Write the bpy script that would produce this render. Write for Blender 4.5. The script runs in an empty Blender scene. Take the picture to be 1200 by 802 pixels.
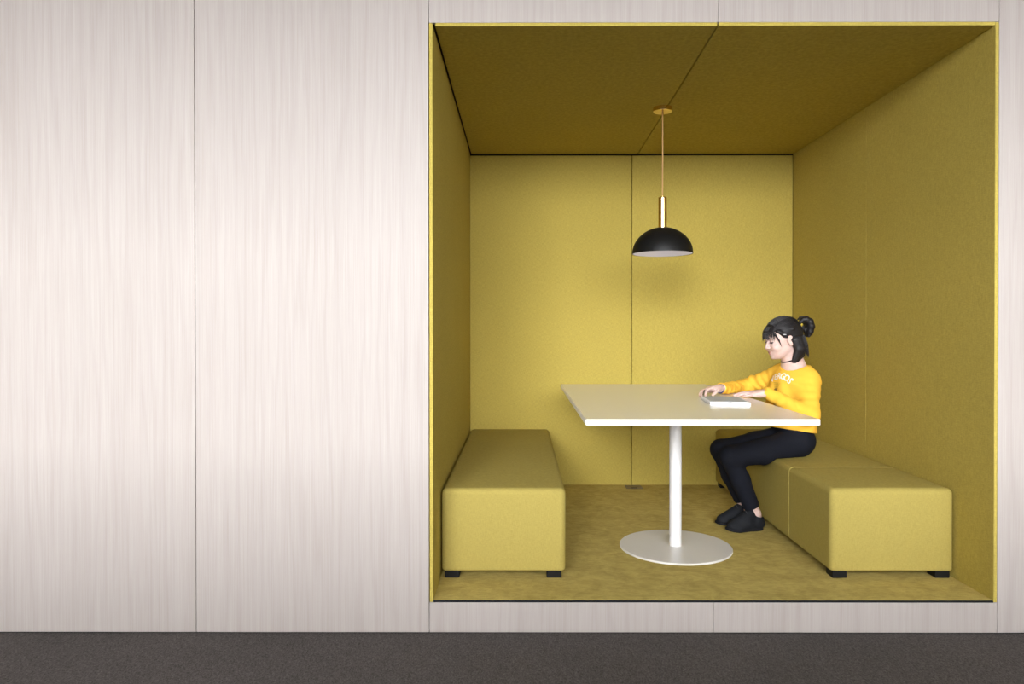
import bpy, bmesh, math, random
import numpy as np
from mathutils import Vector, Matrix
from mathutils.bvhtree import BVHTree

random.seed(7)
rng = np.random.default_rng(7)
S = bpy.context.scene
COL = S.collection
PI = math.pi

# ------------------------------------------------------------------ materials
def mat(name, color, rough=0.6, metal=0.0, spec=0.5, sheen=0.0):
    m = bpy.data.materials.new(name)
    m.use_nodes = True
    b = m.node_tree.nodes['Principled BSDF']
    b.inputs['Base Color'].default_value = (*color, 1)
    b.inputs['Roughness'].default_value = rough
    b.inputs['Metallic'].default_value = metal
    b.inputs['Specular IOR Level'].default_value = spec
    if sheen:
        b.inputs['Sheen Weight'].default_value = sheen
        b.inputs['Sheen Roughness'].default_value = 0.5
    m.diffuse_color = (*color, 1)
    return m

class NT:
    def __init__(s, m):
        s.t = m.node_tree; s.n = s.t.nodes; s.l = s.t.links
        s.b = s.n['Principled BSDF']
    def new(s, typ, **kw):
        x = s.n.new(typ)
        for k, v in kw.items():
            setattr(x, k, v)
        return x
    def coords(s, scale=(1, 1, 1), kind='Object', shift=False, rot=(0, 0, 0)):
        tc = s.new('ShaderNodeTexCoord'); mp = s.new('ShaderNodeMapping')
        mp.inputs['Scale'].default_value = scale
        mp.inputs['Rotation'].default_value = rot
        if shift:
            oi = s.new('ShaderNodeObjectInfo'); mm = s.new('ShaderNodeVectorMath', operation='SCALE')
            cmb = s.new('ShaderNodeCombineXYZ')
            for i in range(3): s.l.new(oi.outputs['Random'], cmb.inputs[i])
            s.l.new(cmb.outputs[0], mm.inputs[0]); mm.inputs['Scale'].default_value = 37.0
            ad = s.new('ShaderNodeVectorMath', operation='ADD')
            s.l.new(tc.outputs[kind], ad.inputs[0]); s.l.new(mm.outputs[0], ad.inputs[1])
            s.l.new(ad.outputs[0], mp.inputs['Vector'])
        else:
            s.l.new(tc.outputs[kind], mp.inputs['Vector'])
        return mp.outputs[0]
    def noise(s, vec, scale, detail=3, rough=0.5, dist=0.0):
        x = s.new('ShaderNodeTexNoise')
        x.inputs['Scale'].default_value = scale; x.inputs['Detail'].default_value = detail
        x.inputs['Roughness'].default_value = rough; x.inputs['Distortion'].default_value = dist
        s.l.new(vec, x.inputs['Vector'])
        return x.outputs['Fac']
    def ramp(s, fac, stops):
        x = s.new('ShaderNodeValToRGB'); e = x.color_ramp.elements
        while len(e) < len(stops): e.new(0.5)
        for el, (p, c) in zip(e, stops):
            el.position = p; el.color = (*c, 1)
        s.l.new(fac, x.inputs[0])
        return x.outputs[0]
    def mix(s, fac, a, b, mode='MIX'):
        x = s.new('ShaderNodeMix', data_type='RGBA', blend_type=mode)
        for sock, v in ((x.inputs[0], fac), (x.inputs[6], a), (x.inputs[7], b)):
            if isinstance(v, (int, float)): sock.default_value = v
            elif isinstance(v, tuple): sock.default_value = (*v, 1)
            else: s.l.new(v, sock)
        return x.outputs[2]
    def bump(s, h, strength=0.3, dist=0.002):
        x = s.new('ShaderNodeBump'); x.inputs['Strength'].default_value = strength
        x.inputs['Distance'].default_value = dist
        s.l.new(h, x.inputs['Height']); s.l.new(x.outputs[0], s.b.inputs['Normal'])
    def color(s, c): s.l.new(c, s.b.inputs['Base Color'])

def fabric_mat(name, base, contrast=0.16, weave=900):
    m = mat(name, base, 0.95, spec=0.08)
    t = NT(m)
    v1 = t.coords((1, 1, 0.12), shift=True)
    v2 = t.coords((0.12, 0.12, 1), shift=True)
    a = t.noise(v1, weave * 0.5, 2); b = t.noise(v2, weave * 0.5, 2)
    mx = t.new('ShaderNodeMath', operation='ADD'); t.l.new(a, mx.inputs[0]); t.l.new(b, mx.inputs[1])
    hf = t.new('ShaderNodeMath', operation='MULTIPLY'); t.l.new(mx.outputs[0], hf.inputs[0]); hf.inputs[1].default_value = 0.5
    k = contrast
    dark = tuple(c * (1 - k * 1.5) for c in base); lite = tuple(min(1, c * (1 + k * 1.5)) for c in base)
    c1 = t.ramp(hf.outputs[0], [(0.36, dark), (0.64, lite)])
    big = t.noise(t.coords((1, 1, 1), shift=True), 2.2, 3)
    c2 = t.ramp(big, [(0.3, (0.975, 0.975, 0.975)), (0.7, (1.02, 1.02, 1.02))])
    t.color(t.mix(1.0, c1, c2, 'MULTIPLY'))
    t.bump(hf.outputs[0], 0.25, 0.001)
    return m

FAB = (0.435, 0.341, 0.078)
M_fab = fabric_mat('olive_wool', FAB, 0.10)
M_fabdark = mat('shadow_gap', (0.02, 0.016, 0.006), 0.9)
M_bench = fabric_mat('olive_upholstery', (0.360, 0.288, 0.078), 0.08, 1200)

def carpet_alcove():
    m = mat('olive_carpet', (0.36, 0.28, 0.09), 0.97, spec=0.08)
    t = NT(m); v = t.coords()
    f = t.noise(v, 520, 3, 0.7)
    g = t.noise(v, 9.0, 7, 0.7, 0.6)
    g2 = t.noise(t.coords((1, 2.2, 1)), 22.0, 4, 0.6, 0.8)
    c = t.ramp(g, [(0.35, (0.43, 0.332, 0.098)), (0.62, (0.55, 0.435, 0.140))])
    c2 = t.ramp(g2, [(0.36, (0.88, 0.87, 0.86)), (0.58, (1.03, 1.03, 1.03))])
    c3 = t.ramp(f, [(0.3, (0.78, 0.78, 0.78)), (0.7, (1.15, 1.15, 1.15))])
    t.color(t.mix(1, t.mix(1, c, c2, 'MULTIPLY'), c3, 'MULTIPLY'))
    t.bump(f, 0.6, 0.004)
    return m
M_carpet = carpet_alcove()

def carpet_room():
    m = mat('grey_loop_carpet', (0.13, 0.12, 0.125), 0.95, spec=0.12)
    t = NT(m)
    v = t.coords((1, 0.55, 1), rot=(0, 0, 0.6))
    f = t.noise(v, 190, 3, 0.7, 0.5)
    f2 = t.noise(t.coords(), 420, 2, 0.6)
    g = t.noise(t.coords(), 1.7, 4, 0.6)
    c = t.ramp(f, [(0.32, (0.052, 0.046, 0.044)), (0.5, (0.098, 0.088, 0.083)), (0.72, (0.160, 0.145, 0.137))])
    c2 = t.ramp(g, [(0.3, (0.90, 0.90, 0.90)), (0.7, (1.08, 1.06, 1.06))])
    c3 = t.ramp(f2, [(0.3, (0.85, 0.85, 0.85)), (0.7, (1.12, 1.12, 1.12))])
    t.color(t.mix(1, t.mix(1, c, c2, 'MULTIPLY'), c3, 'MULTIPLY'))
    t.bump(f, 0.8, 0.005)
    return m
M_floor = carpet_room()

def wood_mat():
    m = mat('pale_ash_laminate', (0.64, 0.56, 0.52), 0.55, spec=0.3)
    t = NT(m)
    v = t.coords((1, 1, 0.012), shift=True)
    fine = t.noise(v, 210, 5, 0.72)
    mid = t.noise(t.coords((1, 1, 0.03), shift=True), 34, 4, 0.6, 0.3)
    wide = t.noise(t.coords((1, 1, 0.02), shift=True), 5.0, 3, 0.5)
    w = t.new('ShaderNodeTexWave', wave_type='BANDS', bands_direction='X')
    w.inputs['Scale'].default_value = 6.0; w.inputs['Distortion'].default_value = 14.0
    w.inputs['Detail'].default_value = 3.0; w.inputs['Detail Scale'].default_value = 1.2
    t.l.new(t.coords((1, 1, 0.07), shift=True), w.inputs['Vector'])
    c = t.ramp(fine, [(0.34, (0.378, 0.335, 0.310)), (0.52, (0.401, 0.361, 0.338)), (0.68, (0.424, 0.388, 0.367))])
    c2 = t.ramp(mid, [(0.34, (0.98, 0.972, 0.968)), (0.60, (1.01, 1.01, 1.01))])
    c3 = t.ramp(wide, [(0.35, (0.985, 0.982, 0.98)), (0.65, (1.015, 1.015, 1.015))])
    c4 = t.ramp(w.outputs['Fac'], [(0.0, (0.965, 0.958, 0.953)), (0.25, (0.997, 0.997, 0.997)), (1.0, (1.012, 1.012, 1.012))])
    t.color(t.mix(1, t.mix(1, t.mix(1, c, c2, 'MULTIPLY'), c3, 'MULTIPLY'), c4, 'MULTIPLY'))
    t.bump(fine, 0.08, 0.001)
    return m
M_wood = wood_mat()

M_plaster = mat('grey_plaster', (0.60, 0.59, 0.58), 0.9)
M_white = mat('white_table_laminate', (0.76, 0.74, 0.72), 0.20, spec=0.95)
M_edge = mat('white_table_edge', (0.88, 0.88, 0.88), 0.4)
M_wmetal = mat('white_powder_coat', (0.72, 0.71, 0.72), 0.35)
M_disc = mat('white_base_coat', (0.66, 0.645, 0.625), 0.30)
M_black = mat('black_plastic', (0.006, 0.006, 0.006), 0.6, spec=0.2)
M_shade = mat('black_lamp_lacquer', (0.006, 0.006, 0.006), 0.5, spec=0.22)
M_lining = mat('white_lamp_lining', (0.80, 0.78, 0.80), 0.6)
M_brass = mat('polished_brass', (0.83, 0.60, 0.30), 0.16, metal=1.0)
M_cable = mat('tan_fabric_cable', (0.50, 0.29, 0.12), 0.8)
M_bulb = mat('opal_bulb_glass', (0.85, 0.85, 0.83), 0.3)
M_rubber_gap = mat('black_rubber_and_gap_shade', (0.008, 0.009, 0.011), 0.7, spec=0.15)  # carpet-edge trim, also the painted shade of the gap under the panels
M_socket = mat('bronze_socket_lid', (0.16, 0.12, 0.075), 0.4, metal=0.4)
M_paper = mat('white_paper', (0.86, 0.86, 0.86), 0.8)
M_cover = mat('white_cover_card', (0.72, 0.73, 0.74), 0.6)
M_pen = mat('black_pen_barrel', (0.02, 0.02, 0.025), 0.35)
M_steel = mat('steel_pen_tip', (0.5, 0.5, 0.5), 0.3, metal=1.0)

def skin_mat():
    m = mat('skin', (0.70, 0.47, 0.40), 0.5, spec=0.35)
    t = NT(m)
    t.b.inputs['Subsurface Weight'].default_value = 0.12
    t.b.inputs['Subsurface Radius'].default_value = (0.012, 0.005, 0.003)
    n = t.noise(t.coords(), 60, 3)
    t.color(t.ramp(n, [(0.3, (0.58, 0.40, 0.35)), (0.7, (0.65, 0.47, 0.42))]))
    return m
M_skin = skin_mat()

def knit_mat(name, base, sc=900, k=0.06, rough=0.9):
    m = mat(name, base, rough, spec=0.12)
    t = NT(m); n = t.noise(t.coords(), sc, 2)
    t.color(t.ramp(n, [(0.3, tuple(c * (1 - k) for c in base)), (0.7, tuple(min(1, c * (1 + k)) for c in base))]))
    t.bump(n, 0.25, 0.001)
    return m
M_sweat = knit_mat('yellow_sweatshirt_knit', (0.80, 0.455, 0.050))
M_rib = knit_mat('yellow_rib_knit', (0.80, 0.445, 0.050), 500, 0.1)
M_pants = knit_mat('black_navy_stretch', (0.0075, 0.0085, 0.0135), 700, 0.15, 0.8)
M_shoe = knit_mat('black_shoe_mesh', (0.012, 0.013, 0.016), 500, 0.3, 0.7)
M_sole = mat('black_shoe_sole', (0.008, 0.008, 0.011), 0.7, spec=0.2)
M_lace = mat('grey_lace', (0.05, 0.05, 0.055), 0.8)
M_tag = mat('white_tab', (0.75, 0.75, 0.75), 0.8)
M_print = mat('white_print', (0.80, 0.74, 0.66), 0.8)
M_print2 = mat('brown_print', (0.20, 0.12, 0.02), 0.8)
M_print3 = mat('olive_print', (0.52, 0.33, 0.03), 0.8)
M_lips = mat('lips', (0.50, 0.20, 0.18), 0.45)
M_eye = mat('dark_lashes', (0.03, 0.02, 0.02), 0.4)
M_brow = mat('eyebrow_hair', (0.06, 0.045, 0.04), 0.8)
M_choker = mat('black_ribbon', (0.012, 0.01, 0.012), 0.8)
M_strap = mat('navy_strap', (0.02, 0.03, 0.12), 0.4)
M_scrunchie = mat('mustard_scrunchie', (0.55, 0.42, 0.05), 0.8)
M_clip = mat('pale_hair_clip', (0.55, 0.52, 0.55), 0.35)
def hair_mat():
    m = mat('black_hair', (0.014, 0.012, 0.014), 0.5, spec=0.32)
    t = NT(m)
    n = t.noise(t.coords((1, 1, 1)), 260, 3)
    t.color(t.ramp(n, [(0.3, (0.005, 0.0045, 0.005)), (0.7, (0.019, 0.016, 0.018))]))
    t.bump(n, 0.3, 0.001)
    return m
M_hair = hair_mat()

# ------------------------------------------------------------------ objects
def prop(o, label=None, cat=None, kind=None, group=None):
    if label: o['label'] = label
    if cat: o['category'] = cat
    if kind: o['kind'] = kind
    if group: o['group'] = group
    return o
def empty(name, loc=(0, 0, 0), **kw):
    o = bpy.data.objects.new(name, None); COL.objects.link(o); o.location = loc
    return prop(o, **kw)
def link(name, me, m, parent=None, loc=None):
    """link a mesh (world coordinates) as ONE object; under a parent its coordinates become the parent's"""
    o = bpy.data.objects.new(name, me); COL.objects.link(o)
    if m:
        for mm in (m if isinstance(m, (list, tuple)) else [m]): me.materials.append(mm)
    if loc is not None:
        me.transform(Matrix.Translation(-Vector(loc))); o.location = loc
    if parent:
        w = Vector((0, 0, 0)); p = parent
        while p: w += p.location; p = p.parent
        if loc is None: me.transform(Matrix.Translation(-w))
        else: o.location = Vector(loc) - w
        o.parent = parent
    return o
def obj(name, bm, m, parent=None, loc=None, smooth=True, **kw):
    bmesh.ops.recalc_face_normals(bm, faces=bm.faces)
    me = bpy.data.meshes.new(name); bm.to_mesh(me); bm.free()
    if smooth and name in FLAT: smooth = False
    if smooth:
        me.polygons.foreach_set('use_smooth', [True] * len(me.polygons))
        me.set_sharp_from_angle(angle=math.radians(38))
    return prop(link(name, me, m, parent, loc), **kw)
def box(bm, x0, x1, y0, y1, z0, z1, bev=0.0, seg=2):
    r = bmesh.ops.create_cube(bm, size=1)
    vs = r['verts']
    for v in vs:
        v.co = Vector((x0 + (v.co.x + .5) * (x1 - x0), y0 + (v.co.y + .5) * (y1 - y0), z0 + (v.co.z + .5) * (z1 - z0)))
    if bev:
        es = list({e for v in vs for e in v.link_edges})
        bmesh.ops.bevel(bm, geom=es, offset=bev, segments=seg, profile=0.5, affect='EDGES')
    return bm
def bx(*a, **k): return box(bmesh.new(), *a, **k)
# bevelled boxes keep flat shading so their big faces stay flat
FLAT = {'fabric_panel', 'tabletop', 'edge_banding', 'mounting_plate', 'foot', 'surround', 'lid', 'cable_flap', 'cover', 'printed_page', 'added_screen_panel', 'added_screen_foot'}
def lathe(prof, cx, cy, n=64, bm=None, closed=False):
    bm = bm or bmesh.new(); rings = []
    for r, z in prof:
        if r < 1e-6: rings.append([bm.verts.new((cx, cy, z))])
        else: rings.append([bm.verts.new((cx + r * math.cos(2 * PI * i / n), cy + r * math.sin(2 * PI * i / n), z)) for i in range(n)])
    pairs = list(zip(rings, rings[1:]))
    if closed: pairs.append((rings[-1], rings[0]))
    for a, b in pairs:
        for i in range(n):
            j = (i + 1) % n
            q = [a[i % len(a)], a[j % len(a)], b[j % len(b)], b[i % len(b)]]
            u = []
            for v in q:
                if v not in u: u.append(v)
            if len(u) > 2: bm.faces.new(u)
    return bm
def tube(pts, rad, n=10, bm=None, caps=True):
    bm = bm or bmesh.new(); pts = [Vector(p) for p in pts]
    if not hasattr(rad, '__len__'): rad = [rad] * len(pts)
    rings = []; up = None
    for i, p in enumerate(pts):
        t = (pts[min(i + 1, len(pts) - 1)] - pts[max(i - 1, 0)]).normalized()
        if up is None: up = t.orthogonal().normalized()
        up = (up - t * up.dot(t)).normalized(); s = t.cross(up)
        rings.append([bm.verts.new(p + (up * math.cos(2 * PI * k / n) + s * math.sin(2 * PI * k / n)) * rad[i]) for k in range(n)])
    for a, b in zip(rings, rings[1:]):
        for k in range(n): bm.faces.new((a[k], a[(k + 1) % n], b[(k + 1) % n], b[k]))
    if caps: bm.faces.new(rings[0][::-1]); bm.faces.new(rings[-1])
    return bm

# ------------------------------------------------------------------ signed distance sculpting
class Field:
    def __init__(s, lo, hi, h):
        s.h = h; s.lo = np.array(lo, float)
        s.n = np.ceil((np.array(hi) - s.lo) / h).astype(int) + 1
        s.d = np.full(s.n, 0.5, np.float32)
    def region(s, lo, hi):
        a = np.clip(np.floor((np.array(lo) - s.lo) / s.h).astype(int), 0, s.n)
        b = np.clip(np.ceil((np.array(hi) - s.lo) / s.h).astype(int) + 1, 0, s.n)
        sl = tuple(slice(int(p), int(q)) for p, q in zip(a, b))
        ax = [(s.lo[i] + s.h * np.arange(a[i], b[i])).astype(np.float32) for i in range(3)]
        X, Y, Z = np.meshgrid(*ax, indexing='ij')
        return sl, X, Y, Z
    def put(s, fn, lo, hi, k=0.01, op='add'):
        m = 2.5 * s.h + k + 0.01
        sl, X, Y, Z = s.region(np.array(lo) - m, np.array(hi) + m)
        if X.size == 0: return
        e = fn(X, Y, Z).astype(np.float32); a = s.d[sl]
        if op == 'add':
            w = np.clip(.5 + .5 * (a - e) / k, 0, 1); s.d[sl] = a * (1 - w) + e * w - k * w * (1 - w)
        elif op == 'sub':
            e = -e
            w = np.clip(.5 - .5 * (a - e) / k, 0, 1); s.d[sl] = a * (1 - w) + e * w + k * w * (1 - w)
    def cone(s, a, b, ra, rb, k=0.01, op='add', fold=None, flat=False):
        a = np.array(a, float); b = np.array(b, float); ab = b - a; L2 = float(ab @ ab) + 1e-12; R = max(ra, rb) + (0.012 if fold else 0)
        def fn(X, Y, Z):
            px, py, pz = X - a[0], Y - a[1], Z - a[2]
            t0 = (px * ab[0] + py * ab[1] + pz * ab[2]) / L2
            t = np.clip(t0, 0, 1)
            qx, qy, qz = px - ab[0] * t, py - ab[1] * t, pz - ab[2] * t
            r = ra + (rb - ra) * t
            if fold is not None: r = r + fold(t, X, Y, Z)
            if flat:
                qx, qy, qz = px - ab[0] * t0, py - ab[1] * t0, pz - ab[2] * t0
                rd = np.sqrt(qx * qx + qy * qy + qz * qz) - r
                ends = (np.abs(t0 - .5) - .5) * math.sqrt(L2)
                return np.maximum(rd, ends)
            return np.sqrt(qx * qx + qy * qy + qz * qz) - r
        s.put(fn, np.minimum(a, b) - R, np.maximum(a, b) + R, k, op)
    def ell(s, c, r, rot=None, k=0.01, op='add'):
        c = np.array(c, float); r = np.array(r, float); M = np.array(rot) if rot is not None else np.eye(3)
        R = float(r.max())
        def fn(X, Y, Z):
            p = [X - c[0], Y - c[1], Z - c[2]]
            q = [p[0] * M[0, i] + p[1] * M[1, i] + p[2] * M[2, i] for i in range(3)]
            k0 = np.sqrt(sum((q[i] / r[i]) ** 2 for i in range(3))); k1 = np.sqrt(sum((q[i] / r[i] ** 2) ** 2 for i in range(3))) + 1e-9
            return k0 * (k0 - 1) / k1
        s.put(fn, c - R, c + R, k, op)
    def mesh(s, name, relax=1):
        d = s.d; h = s.h
        for ax in range(3):
            for e in (0, -1):
                q = [slice(None)] * 3; q[ax] = e; d[tuple(q)] = np.maximum(d[tuple(q)], 1e-4)
        ins = d < 0
        c = np.zeros(tuple(s.n - 1), np.uint8)
        for i in (0, 1):
            for j in (0, 1):
                for k in (0, 1):
                    c += ins[i:s.n[0] - 1 + i, j:s.n[1] - 1 + j, k:s.n[2] - 1 + k]
        act = np.argwhere((c > 0) & (c < 8))
        idx = np.full(c.shape, -1, np.int32); idx[act[:, 0], act[:, 1], act[:, 2]] = np.arange(len(act))
        acc = np.zeros((len(act), 3)); cnt = np.zeros(len(act))
        for ax in range(3):
            o1, o2 = [q for q in range(3) if q != ax]
            for u in (0, 1):
                for v in (0, 1):
                    off = np.zeros(3, int); off[o1] = u; off[o2] = v
                    A = act + off; B = A.copy(); B[:, ax] += 1
                    da = d[A[:, 0], A[:, 1], A[:, 2]]; db = d[B[:, 0], B[:, 1], B[:, 2]]
                    x = (da < 0) != (db < 0)
                    t = np.where(x, da / np.where(x, da - db, 1), 0)
                    P = A.astype(float); P[:, ax] += t
                    acc[x] += P[x]; cnt[x] += 1
        V = acc / cnt[:, None] * h + s.lo
        F = []
        for ax in range(3):
            o1, o2 = [(1, 2), (2, 0), (0, 1)][ax]
            a = [slice(None)] * 3; b = [slice(None)] * 3; a[ax] = slice(0, -1); b[ax] = slice(1, None)
            e = ins[tuple(a)] != ins[tuple(b)]
            E_ = np.argwhere(e)
            E_ = E_[(E_[:, o1] > 0) & (E_[:, o2] > 0)]
            fl = ins[E_[:, 0], E_[:, 1], E_[:, 2]]
            def cell(u, v):
                q = E_.copy(); q[:, o1] -= u; q[:, o2] -= v
                return idx[q[:, 0], q[:, 1], q[:, 2]]
            q = np.stack([cell(1, 1), cell(0, 1), cell(0, 0), cell(1, 0)], 1)
            q[~fl] = q[~fl][:, ::-1]
            F.append(q)
        F = np.concatenate(F); F = F[(F >= 0).all(1)]
        for _ in range(relax):
            sm = np.zeros_like(V); ct = np.zeros(len(V))
            for i in range(4):
                np.add.at(sm, F[:, i], V[F[:, (i + 1) % 4]]); np.add.at(ct, F[:, i], 1)
                np.add.at(sm, F[:, i], V[F[:, (i + 3) % 4]]); np.add.at(ct, F[:, i], 1)
            V = V * .4 + .6 * sm / np.maximum(ct, 1)[:, None]
        me = bpy.data.meshes.new(name)
        me.from_pydata(V.tolist(), [], F.tolist()); me.update()
        me.polygons.foreach_set('use_smooth', [True] * len(F))
        return me

# ------------------------------------------------------------------ the setting
YW = -14.0
# alcove floor is z = 0, the room floor lies 0.139 below it; wall plane is y = 0, the alcove runs to y = 2.147
FZ = -0.1385
XL, XR, ZT, YB = -0.363, 1.955, 2.374, 2.147     # inner faces of the alcove
CEIL = 7.3

def structure(name, bm, m, parent=None, **k):
    return obj(name, bm, m, parent, smooth=k.pop('smooth', False), kind='structure' if parent is None else None, **k)

structure('floor', bx(-5.2, 5.6, YW, 0.12, FZ - 0.1, FZ), M_floor)
structure('ceiling', bx(-5.2, 5.6, YW, 0.03, CEIL, CEIL + 0.1), M_plaster)
structure('added_shade_beam', bx(-5.2, 5.6, -4.3, -4.0, 3.10, CEIL), M_plaster)  # unseen beam, added to keep window light off the upper wall
structure('wall_left', bx(-5.3, -5.2, YW, 0.03, FZ, CEIL), M_plaster)
structure('wall_right', bx(5.6, 5.7, YW, 0.03, FZ, CEIL), M_plaster)

# wood-clad front wall: dark carcass with separate veneered panels and 4 mm joints
wf = empty('wall_front', (0, 0, 0), kind='structure')
b = bmesh.new()
box(b, -5.2, XL - .020, .018, .10, FZ, CEIL); box(b, XR + .020, 5.6, .018, .10, FZ, CEIL)
box(b, XL - .020, XR + .020, .018, .10, ZT + .020, CEIL); box(b, XL - .020, XR + .020, .018, .10, FZ, -.012)
structure('carcass', b, mat('brown_joint_board', (.10, .075, .06), .9), wf)
g = .0012
PB = -.1335
xs = [-5.2, -3.32, -1.3475, -.3795]
for x0, x1 in zip(xs, xs[1:]):
    structure('wood_panel', bx(x0 + g, x1 - g, 0, .018, PB, CEIL, bev=.0008, seg=1), M_wood, wf)
xs = [1.9695, 3.32, 5.6]
for x0, x1 in zip(xs, xs[1:]):
    structure('wood_panel', bx(x0 + g * .6, x1 - g, 0, .018, PB, CEIL, bev=.0008, seg=1), M_wood, wf)
structure('lintel_panel', bx(-.3795 + g, .8145 - g * .5, 0, .018, ZT + .0145, CEIL, bev=.0008, seg=1), M_wood, wf)
structure('lintel_panel', bx(.8145 + g * .5, 1.9695 - g * .6, 0, .018, ZT + .0145, CEIL, bev=.0008, seg=1), M_wood, wf)
structure('plinth_panel', bx(-.3795 + g, .798 - g * .5, 0, .018, PB, -.0085, bev=.0008, seg=1), M_wood, wf)
structure('plinth_panel', bx(.798 + g * .5, 1.9695 - g * .6, 0, .018, PB, -.0085, bev=.0008, seg=1), M_wood, wf)

structure('gap_shade_front', bx(-5.2, 5.6, .006, .0178, FZ, PB + .004), M_rubber_gap)  # black strip standing in for the shade of the gap under the panels
# upholstered lining of the alcove
T = .0146
wl = empty('wall_alcove_left', (XL, 1.0, 0), kind='structure')
structure('fabric_panel', bx(XL - T, XL, 0, YB + T, -.008, ZT + .0135, bev=.003), M_fab, wl, smooth=True)
wr = empty('wall_alcove_right', (XR, 1.0, 0), kind='structure')
structure('fabric_panel', bx(XR, XR + T, 0, 1.0815, -.008, ZT + .0135, bev=.003), M_fab, wr, smooth=True)
structure('fabric_panel', bx(XR, XR + T, 1.0822, YB + T, -.008, ZT + .0135, bev=.003), M_fab, wr, smooth=True)
wb = empty('wall_back', (.796, YB, 0), kind='structure')
structure('fabric_panel', bx(XL + .001, .7935, YB, YB + .03, -.01, ZT - .009, bev=.003), M_fab, wb, smooth=True)
structure('fabric_panel', bx(.7985, XR - .005, YB, YB + .03, -.01, ZT - .009, bev=.003), M_fab, wb, smooth=True)
ca = empty('ceiling_alcove', (.796, 1.0, ZT), kind='structure')
def ceil_panel(pts, nm='fabric_panel'):
    bm = bmesh.new()
    lo = [bm.verts.new((x, y, ZT)) for x, y in pts]; hi = [bm.verts.new((x, y, ZT + T)) for x, y in pts]
    n = len(pts)
    bm.faces.new(lo[::-1]); bm.faces.new(hi)
    for i in range(n): bm.faces.new((lo[i], lo[(i + 1) % n], hi[(i + 1) % n], hi[i]))
    bmesh.ops.bevel(bm, geom=list(bm.edges), offset=.0025, segments=2, profile=.5, affect='EDGES')
    structure(nm, bm, M_fab, ca, smooth=True)
ceil_panel([(XL + .011, 0), (.8108, 0), (.8368, YB - .005), (XL + .011, YB - .005)])
ceil_panel([(.8164, 0), (XR - .001, 0), (XR - .003, YB - .005), (.8424, YB - .005)])
# dark shell behind the lining (seen only through the shadow gaps)
b = bmesh.new()
box(b, XL - .05, XL - T - .0005, .02, YB + .08, -.05, ZT + .06)
box(b, XR + T + .0005, XR + .05, .02, YB + .08, -.05, ZT + .06)
box(b, XL - T, XR + T, .02, YB + .08, ZT + T + .0005, ZT + .06)
box(b, XL - T, XR + T, YB + .0305, YB + .08, -.05, ZT + T)
structure('wall_shell', b, M_fabdark)
structure('floor_alcove', bx(XL, XR, .004, YB + .001, -.05, 0, bev=.001, seg=1), M_carpet)
structure('trim_1', bx(XL + .001, XR - .001, -.0015, .016, -.0085, -.0008, bev=.001, seg=1), M_rubber_gap)

# window wall behind the photographer: daylight comes through three wide windows
WZ0, WZ1 = 1.9, 7.0
window_roots = []
wins = [(-5.0, -1.7), (-1.5, 1.9), (2.1, 5.4)]
b = bmesh.new()
box(b, -5.3, 5.7, YW - .2, YW, FZ - .1, WZ0); box(b, -5.3, 5.7, YW - .2, YW, WZ1, CEIL + .1)
ex = [-5.3] + [v for w in wins for v in w] + [5.7]
for x0, x1 in zip(ex[::2], ex[1::2]): box(b, x0, x1, YW - .2, YW, WZ0, WZ1)
structure('wall_rear', b, M_plaster)
for i, (x0, x1) in enumerate(wins):
    w = empty('window_%d' % (i + 1), ((x0 + x1) / 2, YW - .1, WZ0), kind='structure')
    window_roots.append(w)
    b = bmesh.new()
    for u0, u1 in ((x0, x0 + .05), ((x0 + x1) / 2 - .025, (x0 + x1) / 2 + .025), (x1 - .05, x1)):
        box(b, u0, u1, YW - .13, YW - .07, WZ0, WZ1)
    box(b, x0, x1, YW - .13, YW - .07, WZ0, WZ0 + .05); box(b, x0, x1, YW - .13, YW - .07, WZ1 - .05, WZ1)
    structure('window_frame', b, M_wmetal, w)

# low partition added out of view, behind the camera, to shade the wall base
ps = empty('added_shade_partition', (0, -3.45, FZ), kind='structure')
PH = .97
for x0, x1 in ((-5.0, -3.0), (-3.0, -1.0), (-1.0, 1.0), (1.0, 3.0), (3.0, 5.0)):
    obj('added_screen_panel', bx(x0 + .005, x1 - .005, -3.47, -3.43, FZ + .02, PH, bev=.008), M_plaster, ps)
    obj('added_screen_foot', bx(x0 + .1, x0 + .16, -3.62, -3.28, FZ, FZ + .02, bev=.004), M_black, ps)
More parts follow.
